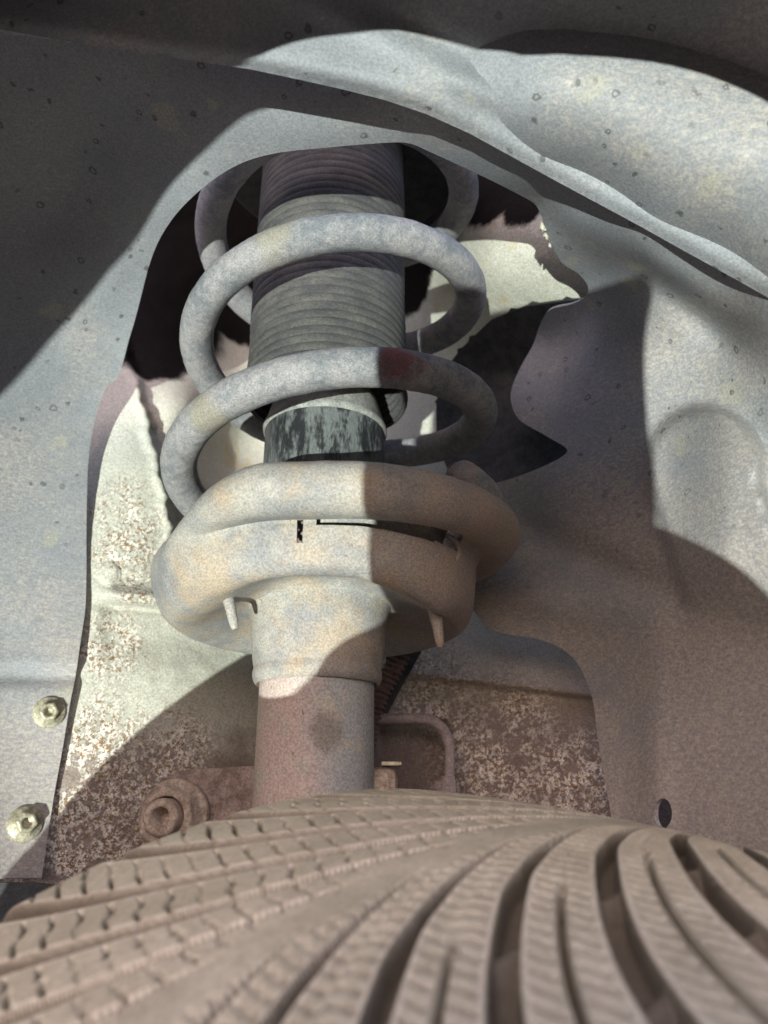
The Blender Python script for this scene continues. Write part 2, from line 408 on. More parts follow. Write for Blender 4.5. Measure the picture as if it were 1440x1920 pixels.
ML = mat_liner('dusty_grey_plastic'); MB = mat_body(); MS = mat_seat(); MT = mat_tube(); MC = mat_spring()
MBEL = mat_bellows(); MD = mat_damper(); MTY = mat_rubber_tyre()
MRUST = mat_flat('rusty_steel', (0.155, 0.115, 0.095), (0.28, 0.225, 0.195), 0.75, 160, 0.6)
MNUT = mat_flat('corroded_steel', (0.25, 0.195, 0.155), (0.43, 0.36, 0.295), 0.7, 210, 0.7)
MBOLT = mat_flat('yellow_zinc', (0.28, 0.26, 0.18), (0.46, 0.43, 0.32), 0.45, 200, 0.3, 0.25)
MPIPE = mat_flat('dusty_pipe', (0.30, 0.25, 0.24), (0.38, 0.32, 0.31), 0.75)
MHOSE = mat_flat('brown_hose_plastic', (0.10, 0.07, 0.062), (0.17, 0.12, 0.105), 0.7)
MBLACK = mat_flat('black_rubber', (0.03, 0.033, 0.034), (0.055, 0.055, 0.055), 0.75)
MBLACK2 = MBLACK
MFEND = mat_flat('fender_paint', (0.10, 0.10, 0.11), (0.14, 0.135, 0.14), 0.6, 40)
MPHONE = mat_flat('phone_shell', (0.02, 0.02, 0.022), (0.03, 0.03, 0.032), 0.4)
MGLASS = mat_flat('phone_lens_glass', (0.008, 0.008, 0.01), (0.012, 0.012, 0.014), 0.1)
MCAP = mat_flat('dusty_grey_cap', (0.20, 0.205, 0.195), (0.30, 0.30, 0.27), 0.75)

# ------------------------------------------------------------------ wheel arch liner
EDGE = [(78, 1646), (100, 1500), (118, 1400), (133, 1310), (142, 1265), (150, 1210), (160, 1140), (162, 1080), (162, 1000), (163, 930), (166, 860), (175, 800), (187, 758), (203, 719), (214, 716), (228, 688), (241, 640), (253, 600), (266, 550), (279, 500), (296, 455), (320, 415), (346, 384), (382, 351), (422, 322), (468, 300), (525, 286), (600, 278), (690, 270), (752, 267), (775, 271), (800, 282), (850, 305), (920, 338), (975, 366), (1003, 383), (1016, 408), (1026, 440), (1038, 466), (1055, 494), (1085, 514), (1103, 538), (1098, 556), (1072, 570), (1030, 582), (1012, 610), (1000, 645), (975, 690), (958, 735), (961, 765), (976, 789), (1020, 815), (1064, 843), (1054, 856), (1015, 876), (960, 897), (900, 915), (862, 940), (850, 1000), (862, 1065), (882, 1106), (881, 1132), (905, 1165), (932, 1184), (1010, 1199), (1050, 1214), (1080, 1240), (1100, 1278), (1112, 1315), (1119, 1370), (1130, 1440), (1145, 1525), (1160, 1640), (1175, 1760)]
EDGE = [tuple(q) for q in catmull(EDGE, 620)]
OUT = EDGE+[(1780, 1760), (1780, 640), (1780, -40), (1200, -40), (700, -40), (200, -40), (-320, -40), (-320, 700), (-320, 1646)]
LY = TPS([(78, 1646, .402), (163, 930, .402), (142, 1265, .403), (20, 1500, .395), (0, 1200, .39), (40, 900, .385), (0, 740, .365), (214, 716, .395), (279, 500, .337), (200, 500, .332), (100, 400, .310), (346, 384, .290), (0, 300, .275), (200, 250, .264), (468, 300, .264), (600, 278, .256), (752, 267, .252), (850, 305, .258), (1003, 383, .285), (1038, 466, .310), (1103, 538, .338),
          (600, 190, .234), (800, 230, .234), (1000, 335, .255), (1200, 450, .266), (1440, 585, .262), (460, 140, .226), (200, 95, .222), (0, 60, .22), (-320, 0, .21), (-320, 700, .31), (-320, 1646, .33),
          (1220, 620, .330), (1350, 620, .305), (1440, 760, .300), (1100, 700, .365), (1020, 640, .385), (965, 760, .395), (1064, 843, .375), (900, 915, .43), (1000, 900, .392), (860, 1000, .425), (890, 1130, .415), (1010, 1199, .405), (1112, 1315, .402), (1145, 1525, .39), (1175, 1760, .385),
          (1200, 900, .350), (1200, 1150, .362), (1250, 1400, .362), (1440, 1000, .310), (1440, 1300, .322), (1440, 1550, .325), (1330, 900, .328), (1780, 640, .23), (1780, 1200, .245), (1780, 1760, .265), (1440, -40, .2), (700, -40, .22), (1780, -40, .17)], 3e-4)
def bump_px(x, y, cx, cy, rx, ry, rot=0):
    c, s = math.cos(rot), math.sin(rot); u = (x-cx)*c+(y-cy)*s; v = -(x-cx)*s+(y-cy)*c
    return np.exp(-(u/rx)**2-(v/ry)**2)
def liner_depth(x, y):
    d = LY(x, y)
    # moulded dome at the right, ribs and dents of the pressing
    e = np.hypot((x-1320)/112, (y-880)/118)
    dome = np.where(y < 900, sstep(1.10, 0.84, e), sstep(1.10, 0.80, np.abs((x-1320-(y-900)*0.30)/112))*sstep(1220, 1000, y))
    d = d-0.023*dome*(0.25+0.75*sstep(1215, 1380, x))
    d = d-0.006*bump_px(x, y, 1200, 480, 260, 34, 0.50)+0.005*bump_px(x, y, 1270, 560, 160, 30, 0.72)
    d = d+0.006*bump_px(x, y, 1130, 1060, 190, 34, 0.42)-0.005*bump_px(x, y, 1010, 1120, 120, 40, 0.3)
    d = d-0.004*bump_px(x, y, 1230, 1500, 30, 240, 0)
    d = d+0.004*bump_px(x, y, 60, 1268, 200, 14, 0.02)
    return d
SLOT = [(1243+19*math.cos(a), 1530+(38 if math.sin(a) > 0 else -18)*1.0*abs(math.sin(a))**0.8*(1 if math.sin(a) > 0 else 1)) for a in np.linspace(0, 2*PI, 22, endpoint=False)]
SLOT = [(1243+17*math.cos(a), 1525+28*math.sin(a)) for a in np.linspace(0, 2*PI, 24, endpoint=False)]
liner = empty('wheel_arch_liner', P(0, 1500, .39), 'dusty grey plastic wheel arch liner with a large opening round the strut', 'arch liner')
panel = solid(sheet('inner_panel', OUT, [SLOT], 10, liner_depth, ML, liner), 0.0025)
CREASE = [(-320, -8), (-150, 25), (0, 55), (200, 90), (380, 117), (470, 130), (560, 149), (640, 167), (720, 187), (800, 214), (880, 250), (960, 294), (1040, 338), (1120, 381), (1200, 424), (1280, 469), (1360, 513), (1440, 558), (1600, 640), (1780, 725)]
UP = CREASE+[(1780, 300), (1780, -420), (1300, -420), (800, -420), (300, -420), (-320, -420), (-320, -200)]
fr = TPS([(-320, -8, .10), (0, 55, .10), (470, 130, .105), (640, 167, .09), (800, 214, .055), (960, 294, .045), (1200, 424, .04), (1440, 558, .028), (1780, 725, .02)], 1e-3)
cr = np.array(densify(CREASE, 20, False))
UYc = LY(cr[::6, 0], cr[::6, 1])*(1-np.clip(fr(cr[::6, 0], cr[::6, 1]), .015, .12))
UY = TPS([(a[0], a[1], v) for a, v in zip(cr[::6], UYc)]+[(-320, -420, .12), (300, -420, .12), (800, -420, .12), (1300, -420, .11), (1780, -420, .10), (1780, 100, .15), (1440, 150, .200), (1440, 0, .178), (720, 0, .196), (0, 0, .205), (1000, 150, .217), (1250, 300, .232), (1100, 60, .198), (400, -180, .165), (1100, -180, .155)], 2.5e-3)
def up_depth(x, y):
    d = UY(x, y)
    d = d-0.004*bump_px(x, y, 1010, 215, 420, 30, 0.46)+0.003*bump_px(x, y, 1130, 250, 380, 26, 0.52)-0.003*bump_px(x, y, 760, 150, 200, 40, 0.2)
    d = d+0.003*bump_px(x, y, 1090, 150, 26, 60, -0.5)-0.003*bump_px(x, y, 1060, 120, 20, 50, -0.5)
    cy = np.interp(x, cr[:, 0], cr[:, 1])
    d = d+0.0035*np.exp(-(np.maximum(cy-y, 0)/15)**2)                    # rolled lower lip
    return d
shield = solid(sheet('outer_shield', UP, [], 10, up_depth, ML, liner), 0.0022)
def face_normal(depth, x, y, e=14):
    a = Vector(P(x-e, y, float(depth(np.array([x-e]), np.array([y]))[0]))); b = Vector(P(x+e, y, float(depth(np.array([x+e]), np.array([y]))[0])))
    c = Vector(P(x, y-e, float(depth(np.array([x]), np.array([y-e]))[0]))); d = Vector(P(x, y+e, float(depth(np.array([x]), np.array([y+e]))[0])))
    n = (b-a).cross(c-d).normalized()
    return n if n.y < 0 else -n
for (bx, by, rr) in ((92, 1336, .0078), (46, 1545, .0082)):
    d0 = float(liner_depth(np.array([bx]), np.array([by]))[0]); n = face_normal(liner_depth, bx, by)
    bo = Vector(P(bx, by, d0))
    b = lathe('flange_bolt', [(rr, -.001), (rr, .0012), (rr*.93, .0019), (rr*.60, .0023), (rr*.60, .0058), (rr*.52, .0066), (rr*.30, .0066), (rr*.28, .0040), (0, .0040)], MBOLT, liner, bo, n, 72,
              [0, 0, 0, 1, 1, 1, 0, 0, 0])
solid(sheet('dark_gap_flap', [(-320, 1655), (60, 1655), (125, 1662), (150, 1690), (150, 1800), (-320, 1800)], [], 20, lambda x, y: .405+0*x, MBLACK, liner), .003)  # black flap added to darken the bright gap below the liner
# dried mud clinging to the edge of the opening
def clump(name, c, r, mat, parent, seed, squash=(1, 1, 1)):
    bm = bmesh.new(); bmesh.ops.create_icosphere(bm, subdivisions=3, radius=1)
    for v in bm.verts:
        k = 1+0.55*mnoise.noise(v.co*1.7+Vector((seed, 3*seed, 0)))+0.3*mnoise.noise(v.co*4.1+Vector((seed, 0, seed)))
        v.co = Vector((v.co.x*squash[0], v.co.y*squash[1], v.co.z*squash[2]))*k*r+Vector(c)
    vs = [v.co[:] for v in bm.verts]; bm.verts.index_update(); fs = [[v.index for v in f.verts] for f in bm.faces]; bm.free()
    return mesh(name, vs, fs, mat, parent)
MMUD = mat_flat('dried_mud', (0.36, 0.34, 0.26), (0.50, 0.47, 0.36), 0.9, 250, 0.8)
for k, (x, y, r) in enumerate(((1018, 424, .0020), (1024, 440, .0018), (1031, 460, .0009))):
    clump('dried_mud', P(x, y, float(liner_depth(np.array([x]), np.array([y]))[0])+.001), r, MMUD, liner, k+1.3, (.8, .8, 1.4))

# ------------------------------------------------------------------ inner body: apron and strut tower
apron = empty('inner_body_panel', P(300, 1600, .42), 'pale painted steel strut tower and apron with flaking rust behind the opening', 'body panel')
AY = TPS([(100, 900, .413), (200, 900, .413), (200, 1300, .414), (60, 1600, .412), (400, 1400, .43), (330, 1200, .43), (480, 1250, .455), (560, 1450, .46), (290, 800, .425), (350, 760, .436), (352, 900, .436), (250, 640, .455), (300, 540, .48), (330, 440, .49), (420, 350, .485), (430, 850, .515), (440, 640, .545), (600, 600, .545), (700, 800, .515), (800, 560, .488), (880, 520, .405), (915, 420, .375), (960, 480, .368), (1080, 500, .354), (1020, 400, .348), (1120, 350, .345), (850, 320, .42), (600, 280, .46), (300, 250, .45), (900, 700, .47), (1000, 850, .452), (1000, 700, .45), (700, 1000, .48), (900, 1100, .47), (900, 1300, .462), (720, 1300, .468), (1100, 1400, .435), (900, 1480, .46), (1110, 1230, .44), (1200, 1000, .45), (1300, 600, .38), (-400, 800, .43), (-400, 1800, .42), (1850, 900, .36), (1850, 1850, .38), (700, 1850, .47), (0, 0, .40), (700, -100, .40), (1400, 0, .38), (1850, -300, .36), (-400, -300, .38)], 2e-4)
ax_ = np.unique(np.r_[np.arange(-420, 100, 30), np.arange(100, 1200, 6), np.arange(1200, 1860, 30)]); ay_ = np.unique(np.r_[np.arange(-320, 240, 30), np.arange(240, 1680, 6), np.arange(1680, 1890, 30)])
GX, GY = np.meshgrid(ax_, ay_, indexing='ij'); GX = GX.astype(float); GY = GY.astype(float)
D = AY(GX, GY)
sx_ = np.interp(GY, [640, 720, 780, 860, 920, 990, 1060, 1100], [235, 262, 278, 298, 312, 326, 318, 322])
rag = 2.5*np.sin(GY*0.09)+1.8*np.sin(GY*0.23+1)
vis = sstep(600, 700, GY)*sstep(1150, 1120, GY)
D += vis*(0.012*sstep(-4, 7, GX-sx_-rag)-0.004*np.exp(-((GX-sx_-rag+8)/9)**2))
ly = np.interp(GX, [100, 210, 330, 420, 520], [1120, 1128, 1140, 1175, 1215])
lv = sstep(520, 420, GX)*sstep(172, 215, GX)
D -= lv*(0.007*np.exp(-((GY-ly+14)/15)**2)-0.003*np.exp(-((GY-ly-8)/6)**2))
D += lv*0.004*sstep(0, 10, GY-ly)*sstep(1260, 1190, GY)
hs = np.interp(GX, [700, 740, 850, 1000, 1110, 1200], [1262, 1266, 1278, 1296, 1310, 1322])
hv = sstep(640, 720, GX)
D += hv*(0.006*sstep(-4, 5, GY-hs)*sstep(1420, 1300, GY)-0.004*np.exp(-((GY-hs+9)/8)**2))
D += 0.014*sstep(695, 712, GX)*sstep(850, 830, GX)*sstep(1346, 1360, GY)
pl = np.hypot((GX-204), (GY-1074)*1.02)
D -= 0.0025*sstep(23, 18, pl); D += 0.0015*np.exp(-((pl-23)/3)**2)
nz = np.array([[mnoise.noise(Vector((x*.012, y*.012, 0)))*.5+mnoise.noise(Vector((x*.035, y*.035, 4)))*.3 for y in ay_] for x in ax_])
D += nz*0.0016
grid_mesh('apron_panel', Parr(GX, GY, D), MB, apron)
def AD(x, y):
    i = np.argmin(abs(ax_-x)); j = np.argmin(abs(ay_-y)); return float(D[i, j])

solid(sheet('rear_flap', [(1098, 560), (1040, 566), (985, 574), (920, 600), (866, 652), (828, 700), (818, 760), (818, 830), (850, 905), (900, 945), (980, 930), (1080, 870), (1130, 800), (1130, 600)], [], 12, lambda x, y: np.maximum(.448-.00019*(x-815)+.006*np.sin((y-600)/90.)-.00022*np.maximum(700-y, 0), .362), MBLACK, liner), .003)
# brake pipe, hose, small fittings
pipe = empty('brake_pipe', P(842, 1478, .445), 'thin dusty metal brake pipe bent down at a right angle on the apron', 'pipe')
pp = [P(640, 1348, .452), P(700, 1348, .449), P(770, 1347, .447), (P(805, 1350, .447)), P(832, 1368, .446), P(842, 1398, .445), P(843, 1440, .443), P(841, 1482, .442)]
tube('bent_pipe', pp, .0030, MPIPE, pipe, 14, 60)
lathe('union_nut', [(0, -.004), (.0042, -.004), (.0046, 0), (.0046, .008), (.0036, .010), (0, .010)], MPIPE, pipe, P(840, 1492, .442), (0, 0, 1), 36, [0, 1, 1, 1, 1, 0])
lathe('clip_stud', [(.003, 0), (.0033, .006), (.0, .0065)], MPIPE, pipe, P(824, 1476, .445), (0, -1, 0), 24)
hose_p = catmull([P(752, 1225, .432), P(735, 1258, .434), P(712, 1300, .437), P(694, 1350, .44), P(680, 1420, .44)], 140)
tl = np.r_[0, np.cumsum(np.linalg.norm(np.diff(hose_p, axis=0), axis=1))]
hose = tube('corrugated_hose', hose_p, .0052+.0009*np.sign(np.sin(tl/.0031*2*PI))*np.abs(np.sin(tl/.0031*2*PI))**.5, MHOSE, None, 28)
prop(hose, 'brown corrugated plastic hose beside the strut tube', 'hose')
slv = solid(sheet('rubber_sleeve', [(722, 1198), (804, 1182), (790, 1222), (752, 1290), (720, 1350), (705, 1340), (726, 1290)], [], 8, lambda x, y: .447+0*x, MBLACK, None), .003)
prop(slv, 'black rubber flap behind the corrugated hose under the spring seat', 'rubber flap')
eye = empty('eyelet_bolt', P(855, 886, .40), 'small rusty eyelet just under the lowest right spring coil', 'eyelet')
a = np.linspace(0, 2*PI, 33); ec = np.array(P(855, 884, .405))
tube('ring', [ec+np.array([.0042*math.cos(t), .001*math.cos(t), .0046*math.sin(t)]) for t in a], .0012, MRUST, eye, 10)
tube('shank', [ec+np.array([0, 0, .003]), ec+np.array([.002, .03, .006]), ec+np.array([.004, .07, .008])], .002, MRUST, eye, 12)

# ------------------------------------------------------------------ strut
XS, YS = -0.031, 0.36
strut = empty('suspension_strut', (XS, YS, -.06), 'weathered steel suspension strut with spring seat, rubber bellows and black damper', 'strut')
def wob(V, amp, sc, seed=0):
    f = V.reshape(-1, 3)
    n = np.array([mnoise.noise(Vector((p[0]*sc+seed, p[1]*sc, p[2]*sc))) for p in f]).reshape(V.shape[:2])
    c = np.array([XS, YS, 0]); d = V-c; d[..., 2] = 0
    return V+d/np.maximum(np.linalg.norm(d, axis=2, keepdims=True), 1e-6)*(n*amp)[..., None]
th = np.linspace(0, 2*PI, 120, endpoint=False)
def ring(r, z, x0=XS, y0=YS): return np.stack([x0+r*np.sin(th), y0-r*np.cos(th), np.full_like(th, z)], -1)
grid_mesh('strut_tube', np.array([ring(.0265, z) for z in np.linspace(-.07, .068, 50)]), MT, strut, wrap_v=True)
# spring seat: profile turned round the strut, rim rising to the right like the coil
SEATC = (-.0295, .36)
prof0 = [(.0267, .0600), (.0274, .0606), (.0280, .0632), (.0275, .0655), (.0280, .069), (.0291, .078), (.0305, .088), (.0330, .0970), (.038, .1005), (.047, .1005), (.057, .0975), (.0640, .0942), (.0685, .0962), (.0706, .1010), (.0713, .107), (.0716, .1120), (.0735, .1145), (.0785, .1130), (.0850, .1125), (.0900, .1155), (.0922, .1205), (.0910, .1260), (.0870, .1295), (.0810, .1300), (.0740, .1270), (.071, .123)]
profL = [(.0267, .0600), (.0274, .0606), (.0280, .0632), (.0275, .0655), (.0280, .069), (.0291, .078), (.0305, .088), (.0330, .0950), (.040, .0950), (.050, .0905), (.0600, .0862), (.0670, .0862), (.0720, .0900), (.0752, .0950), (.0772, .0995), (.0783, .1035), (.0787, .1065), (.0785, .1088), (.0780, .1108), (.0768, .1125), (.0750, .1138), (.0728, .1145), (.0700, .1145), (.067, .1135), (.064, .112), (.062, .110)]
prof0 = np.array(prof0); profL = np.array(profL)
NT = 960; NPF = 150; tt = np.linspace(-PI, PI, NT, endpoint=False); SV = np.zeros((NT, NPF, 3)); PR = np.zeros((NT, NPF, 2))
for i, t in enumerate(tt):
    d = math.degrees(t)
    wl = float(sstep(-10, -58, d)) if d < 0 else float(sstep(115, 175, d))
    pf = prof0*(1-wl)+profL*wl
    rise = np.interp(d, [-180, -120, -90, -45, -10, 0, 45, 90, 125, 180], [-.004, -.002, 0, .002, .0, .0, .003, .0085, .010, -.004])
    wgt = np.clip((np.arange(len(pf))-13)/4, 0, 1)
    low = np.clip(1-np.abs(np.arange(len(pf))-10.5)/3.5, 0, 1)**.7*np.interp(d, [0, 18, 55, 180], [0, 0, -.0085, -.010])*(1-wl)
    pf = pf+np.c_[np.zeros(len(pf)), low]
    pf = pf.copy(); pf[:, 1] += rise*wgt; 
    pf[:, 0] += wgt*np.interp(d, [0, 60, 100, 180], [0, .001, .002, 0])
    q = catmull(pf, NPF); PR[i] = q
    SV[i, :, 0] = SEATC[0]+q[:, 0]*math.sin(t); SV[i, :, 1] = SEATC[1]-q[:, 0]*math.cos(t); SV[i, :, 2] = q[:, 1]
# centre the sleeve on the tube
k = np.clip((PR[..., 0]-.03)/.02, 0, 1); SV[..., 0] += (1-k)*(XS-SEATC[0])
flat = SV.reshape(-1, 3)
nzs = np.array([mnoise.noise(Vector((p[0]*55, p[1]*55, p[2]*55)))*.0005+mnoise.noise(Vector((p[0]*190, p[1]*190, p[2]*190)))*.0002 for p in flat])
dr = flat-np.array([SEATC[0], SEATC[1], .11]); dr /= np.linalg.norm(dr, axis=1)[:, None]
SV = (flat+dr*nzs[:, None]).reshape(SV.shape)
dm = np.degrees(tt)[:, None]; ri = PR[..., 0]; zi = PR[..., 1]
slit = (np.abs(dm+3.4) < 1.0) & (zi > .1030) & (zi < .1135) & (ri > .068) & (ri < .0735)
gapw = np.interp(dm, [1.5, 10, 30, 50, 58], [.0020, .0040, .0058, .0085, .0020])
rise_c = np.interp(dm, [0, 45, 90], [0, .003, .0085])
slot = (dm > 1.5) & (dm < 58) & (ri > .0708) & (ri < .0735+gapw) & (zi > .1098)
keep = ~(slit | slot); keep = keep[:, :-1]
seat = grid_mesh('spring_seat', SV, MS, strut, wrap_u=True, keep=keep)
flip(seat); solid(seat, .0022)
def sp(deg, r, z): 
    t = R(deg); return np.array([SEATC[0]+r*math.sin(t), SEATC[1]-r*math.cos(t), z])
tube('weld_bead', [sp(-.6, .0718, .1125), sp(-.7, .0718, .1075), sp(-.8, .0714, .1020), sp(-1.6, .0708, .1000), sp(-3.4, .0706, .0995)], .0012, MS, seat, 10, 24)
# folded tongue along the slot and curled tab at its end
V = np.array([[sp(d, .0665, .1065+.003*d/50), sp(d, .0662, .1130+.003*d/50), sp(d, .0680, .1175+.003*d/50), sp(d, .0720, .1200+.003*d/50)] for d in np.linspace(-1.5, 57, 54)])
solid(flip(grid_mesh('folded_tongue', V, MS, seat)), .0012, 0)
tube('curled_tab', [sp(52, .0722, .1165), sp(56, .0735, .1150), sp(58, .0737, .1110), sp(57, .0725, .1060)], .0013, MS, seat, 12, 24)
for (x, y, x2, y2, Y) in ((424, 1104, 441, 1180, .318), (817, 1148, 826, 1214, .335)):
    p0 = np.array(P(x, y, Y)); p1 = np.array(P(x2, y2, Y)); pa = np.array([p0+(p1-p0)*s for s in np.linspace(-.25, 1, 14)])
    tube('drip_spike', pa, [.0034, .0034, .0034, .0033, .0030, .0028, .0026, .0024, .0023, .0022, .0021, .0020, .0018, .0013], MS, seat, 16)
for k, (dg_, z_, r_) in enumerate(((-4.2, .1045, .0009), (-2.6, .1075, .0007), (-4.1, .1090, .0006), (-3.1, .1035, .0010), (-2.7, .1122, .0006))):
    clump('rust_crumb', sp(dg_, .0712, z_), r_, MRUST, seat, k+5.1)
# black damper, cap, bellows
grid_mesh('damper_tube', np.array([ring(.0312, z) for z in np.linspace(.112, .191, 30)]), MD, strut, wrap_v=True)
grid_mesh('damper_cap', np.array([ring(r, z) for r, z in ((.0314, .1885), (.0324, .1895), (.0326, .1912), (.0320, .1925), (.0312, .194), (.0285, .204), (.027, .209), (.012, .210), (.0115, .30))]), MCAP, strut, wrap_v=True)
bz = np.linspace(.2085, .46, 700); br = .0405+.00035*np.sin((bz-.21)/.0049*2*PI)-.0006*sstep(-.55, -.85, np.sin((bz-.21)/.0049*2*PI))
br += .0012*sstep(.214, .2085, bz)
BV = np.array([ring(r, z) for r, z in zip(br, bz)])
bel = solid(grid_mesh('rubber_bellows', wob(BV, .0006, 40), MBEL, strut, wrap_v=True), .0022)
lathe('upper_spring_pad', [(.030, .004), (.074, .0), (.078, .003), (.078, .012), (.03, .013)], MBLACK, strut, (XS+.003, YS, .380), (0, 0, 1), 96)
lathe('top_mount', [(.012, 0), (.055, .0), (.062, .01), (.062, .03), (0, .03)], MBLACK, strut, (XS, YS, .455), (0, 0, 1), 64)
# lower bracket with bolt
br_o = [(478, 1436), (350, 1443), (300, 1462), (285, 1490), (276, 1540), (290, 1590), (330, 1640), (480, 1680)]
brk = solid(sheet('knuckle_bracket', br_o, [], 9, lambda x, y: .357+.00003*(x-300)*0+0.004*sstep(300, 280, x)-.003*sstep(430, 470, x), MRUST, strut), .007)
bc = P(328, 1530, .356)
nax = (-.10, -1, -.04)
nut = lathe('bolt_nut', [(.0150, -.001), (.0152, .0020), (.0142, .0031), (.0126, .0036), (.0125, .0110), (.0113, .0124), (.0084, .0126), (.0080, .0105)], MNUT, strut, bc, nax, 96, [0, 0, 0, 1, 1, 1, 0, 0])
lathe('bolt_end', [(.0074, .0), (.0074, .0160), (.0066, .0176), (.0042, .0176), (.0036, .0085), (0, .0083)], MNUT, nut, bc, nax, 48)
box('bracket_lug', P(712, 1488, .37), (.016, .02, .022), MNUT, strut, None, .005)
box('bracket_tab', P(734, 1433, .365), (.009, .01, .0018), MBOLT, strut, None, .0004)

# ------------------------------------------------------------------ coil spring
XC = -.026; pitch = .0755; a = np.linspace(-1.72*2*PI*.5, 5.05*PI, 860)
Rc = np.interp(a, [-5, 0, 2*PI, 16], [.0775, .0772, .0750, .0735])
za = .1800+pitch*a/(2*PI); zf = .1415
za = np.where(a < -PI*.9, np.maximum(za, zf), za)
SPp = np.stack([XC+Rc*np.sin(a), .360-Rc*np.cos(a), za], -1)
tv = tube_pts(SPp, .0088, 30)
f = tv.reshape(-1, 3)
nn = np.array([mnoise.noise(Vector((p[0]*120, p[1]*120, p[2]*120)))*.00025+mnoise.noise(Vector((p[0]*420, p[1]*420, p[2]*420)))*.00022 for p in f]).reshape(tv.shape[:2])
cen = np.concatenate([SPp[:1], SPp, SPp[-1:]], 0)[:, None]; dv = tv-cen
tv = tv+dv/np.maximum(np.linalg.norm(dv, axis=2, keepdims=True), 1e-7)*nn[..., None]
spring = grid_mesh('coil_spring', tv, MC, None, wrap_v=True)
prop(spring, 'dust caked steel coil spring with a red paint mark, wound round the strut', 'coil spring')

# ------------------------------------------------------------------ tyre
YAW, TILT, RT, WT = R(-40.6), R(10.35), .31, .100      # steered to full lock
ta = Vector((math.sin(YAW)*math.cos(TILT), math.cos(YAW)*math.cos(TILT), math.sin(TILT))); tcx = Vector((math.cos(YAW), -math.sin(YAW), 0)); tn = tcx.cross(ta).normalized()
TOP = Vector((.0677, .2577, .0002)); TC = TOP-tn*RT
ta, tcx, tn, TCn = (np.array(q) for q in (ta, tcx, tn, TC))
def crown(v): 
    s = np.abs(v)/WT
    return -.005*s**2-.006*np.clip((s-.90)/.10, 0, 1)**2
def tyre_pt(psi, v, h):
    r = RT+crown(v)+h
    return TCn+ta*v[..., None]+r[..., None]*(tn*np.cos(psi)[..., None]+tcx*np.sin(psi)[..., None])
PT = .0350
def Fn(v):                            # sweep of the grooves over half the tread; s = 0 at the shoulder, 1 at the centre
    s = 1-np.abs(v)/WT
    return .098*s-.013*np.sin(np.clip(s/.8, 0, 1)*PI)+.050*np.clip((s-.72)/.28, 0, 1)**2
def tread(u, v):
    near = v < 0
    s = np.abs(v)/WT
    q = u-Fn(v)-np.where(near, 0, PT*.5)
    ph = (q/PT+.5) % 1.0-.5                     # -.5 .. .5, groove at 0
    idx = np.floor(q/PT+.5)
    d = np.abs(ph)*PT
    wgr = np.where(near, .0037, .0038)*sstep(-.02, .12, s)
    g = sstep(wgr+.0010, wgr-.0003, d)*sstep(.03, .10, s)
    gc = sstep(wgr+.0016, wgr+.0007, d)*sstep(.03, .10, s)
    tie = np.maximum(np.exp(-((s-.42)/.035)**2), np.exp(-((s-.70)/.03)**2))*np.where(near, .65, .25)
    depth = -np.where(near, .0068, .0088)*g*(1-tie)
    # narrow groove along the middle of each block and zig-zag sipes
    d2 = np.abs(np.abs(ph)-.5)*PT
    on2 = sstep(.30, .40, s)*sstep(.98, .9, s)*np.where(near, 1, 0)
    g2 = sstep(.0018, .0008, d2)*on2
    depth -= .0050*g2*(1-.5*tie)
    rnd = np.modf(np.abs(np.sin(idx*12.9898+np.where(near, 0, 3.3))*43758.5))[0]
    zig = np.where(near, .0009, .0006)*(4*np.abs(((ph*2.0+.25) % 1.0)-.5)-1)+rnd*.006
    per = np.where(near, .0052, .0080)
    w2 = u-.4*np.abs(v)+zig
    d3 = np.abs((w2/per+.5) % 1-.5)*per
    edge = np.where(near, np.minimum(np.abs(ph), np.where(on2 > .5, .5-np.abs(ph), 9)), np.abs(ph))*PT
    inside = np.where(near, sstep(wgr+.0030, wgr+.0036, np.abs(ph)*PT)*np.where(on2 > .5, sstep(.0026, .0032, d2), 1), sstep(wgr+.0018, wgr+.0028, edge))
    miss = np.where(near, 1.0, np.where(np.modf(np.abs(np.sin(np.floor(w2/per+.5)*7.13+idx*3.7)*951.7))[0] < .22, .25, 1.0))
    g3 = miss*sstep(np.where(near, .00115, .00085), np.where(near, .00055, .00035), d3)*inside*sstep(.05, .10, s)*sstep(.96, .90, s)
    depth -= .0035*g3
    g = np.maximum(g, gc)
    # shoulder ends
    edge_light = sstep(wgr+.0012, wgr+.0017, d)*sstep(wgr+.0040, wgr+.0022, d)*sstep(.03, .10, s)*(1-g3)  # band beside each groove that takes the painted highlight
    return depth, np.clip(g+g2*.9+g3*.95, 0, 1), edge_light
psi = np.arange(-.80, .42, .00052/RT)
vv = np.linspace(-WT, WT, 380)
PS, VV = np.meshgrid(psi, vv, indexing='ij')
H, GR, EH = tread(PS*RT, VV)
tyre = empty('tyre', tuple(TC), 'dusty brown tyre with a directional tread of curved grooves and sipes', 'tyre')
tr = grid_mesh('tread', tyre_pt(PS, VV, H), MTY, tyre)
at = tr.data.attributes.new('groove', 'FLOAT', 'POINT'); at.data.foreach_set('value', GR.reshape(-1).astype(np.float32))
at = tr.data.attributes.new('edge_highlight', 'FLOAT', 'POINT'); at.data.foreach_set('value', EH.reshape(-1).astype(np.float32))
psi2 = np.linspace(psi[-1], 2*PI+psi[0], 500); P2, V2 = np.meshgrid(psi2, np.linspace(-WT, WT, 90), indexing='ij')
H2, G2, W2 = tread(P2*RT, V2)
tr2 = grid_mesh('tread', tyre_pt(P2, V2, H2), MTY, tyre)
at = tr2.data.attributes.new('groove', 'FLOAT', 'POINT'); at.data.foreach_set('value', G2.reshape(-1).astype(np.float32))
at = tr2.data.attributes.new('edge_highlight', 'FLOAT', 'POINT'); at.data.foreach_set('value', W2.reshape(-1).astype(np.float32))
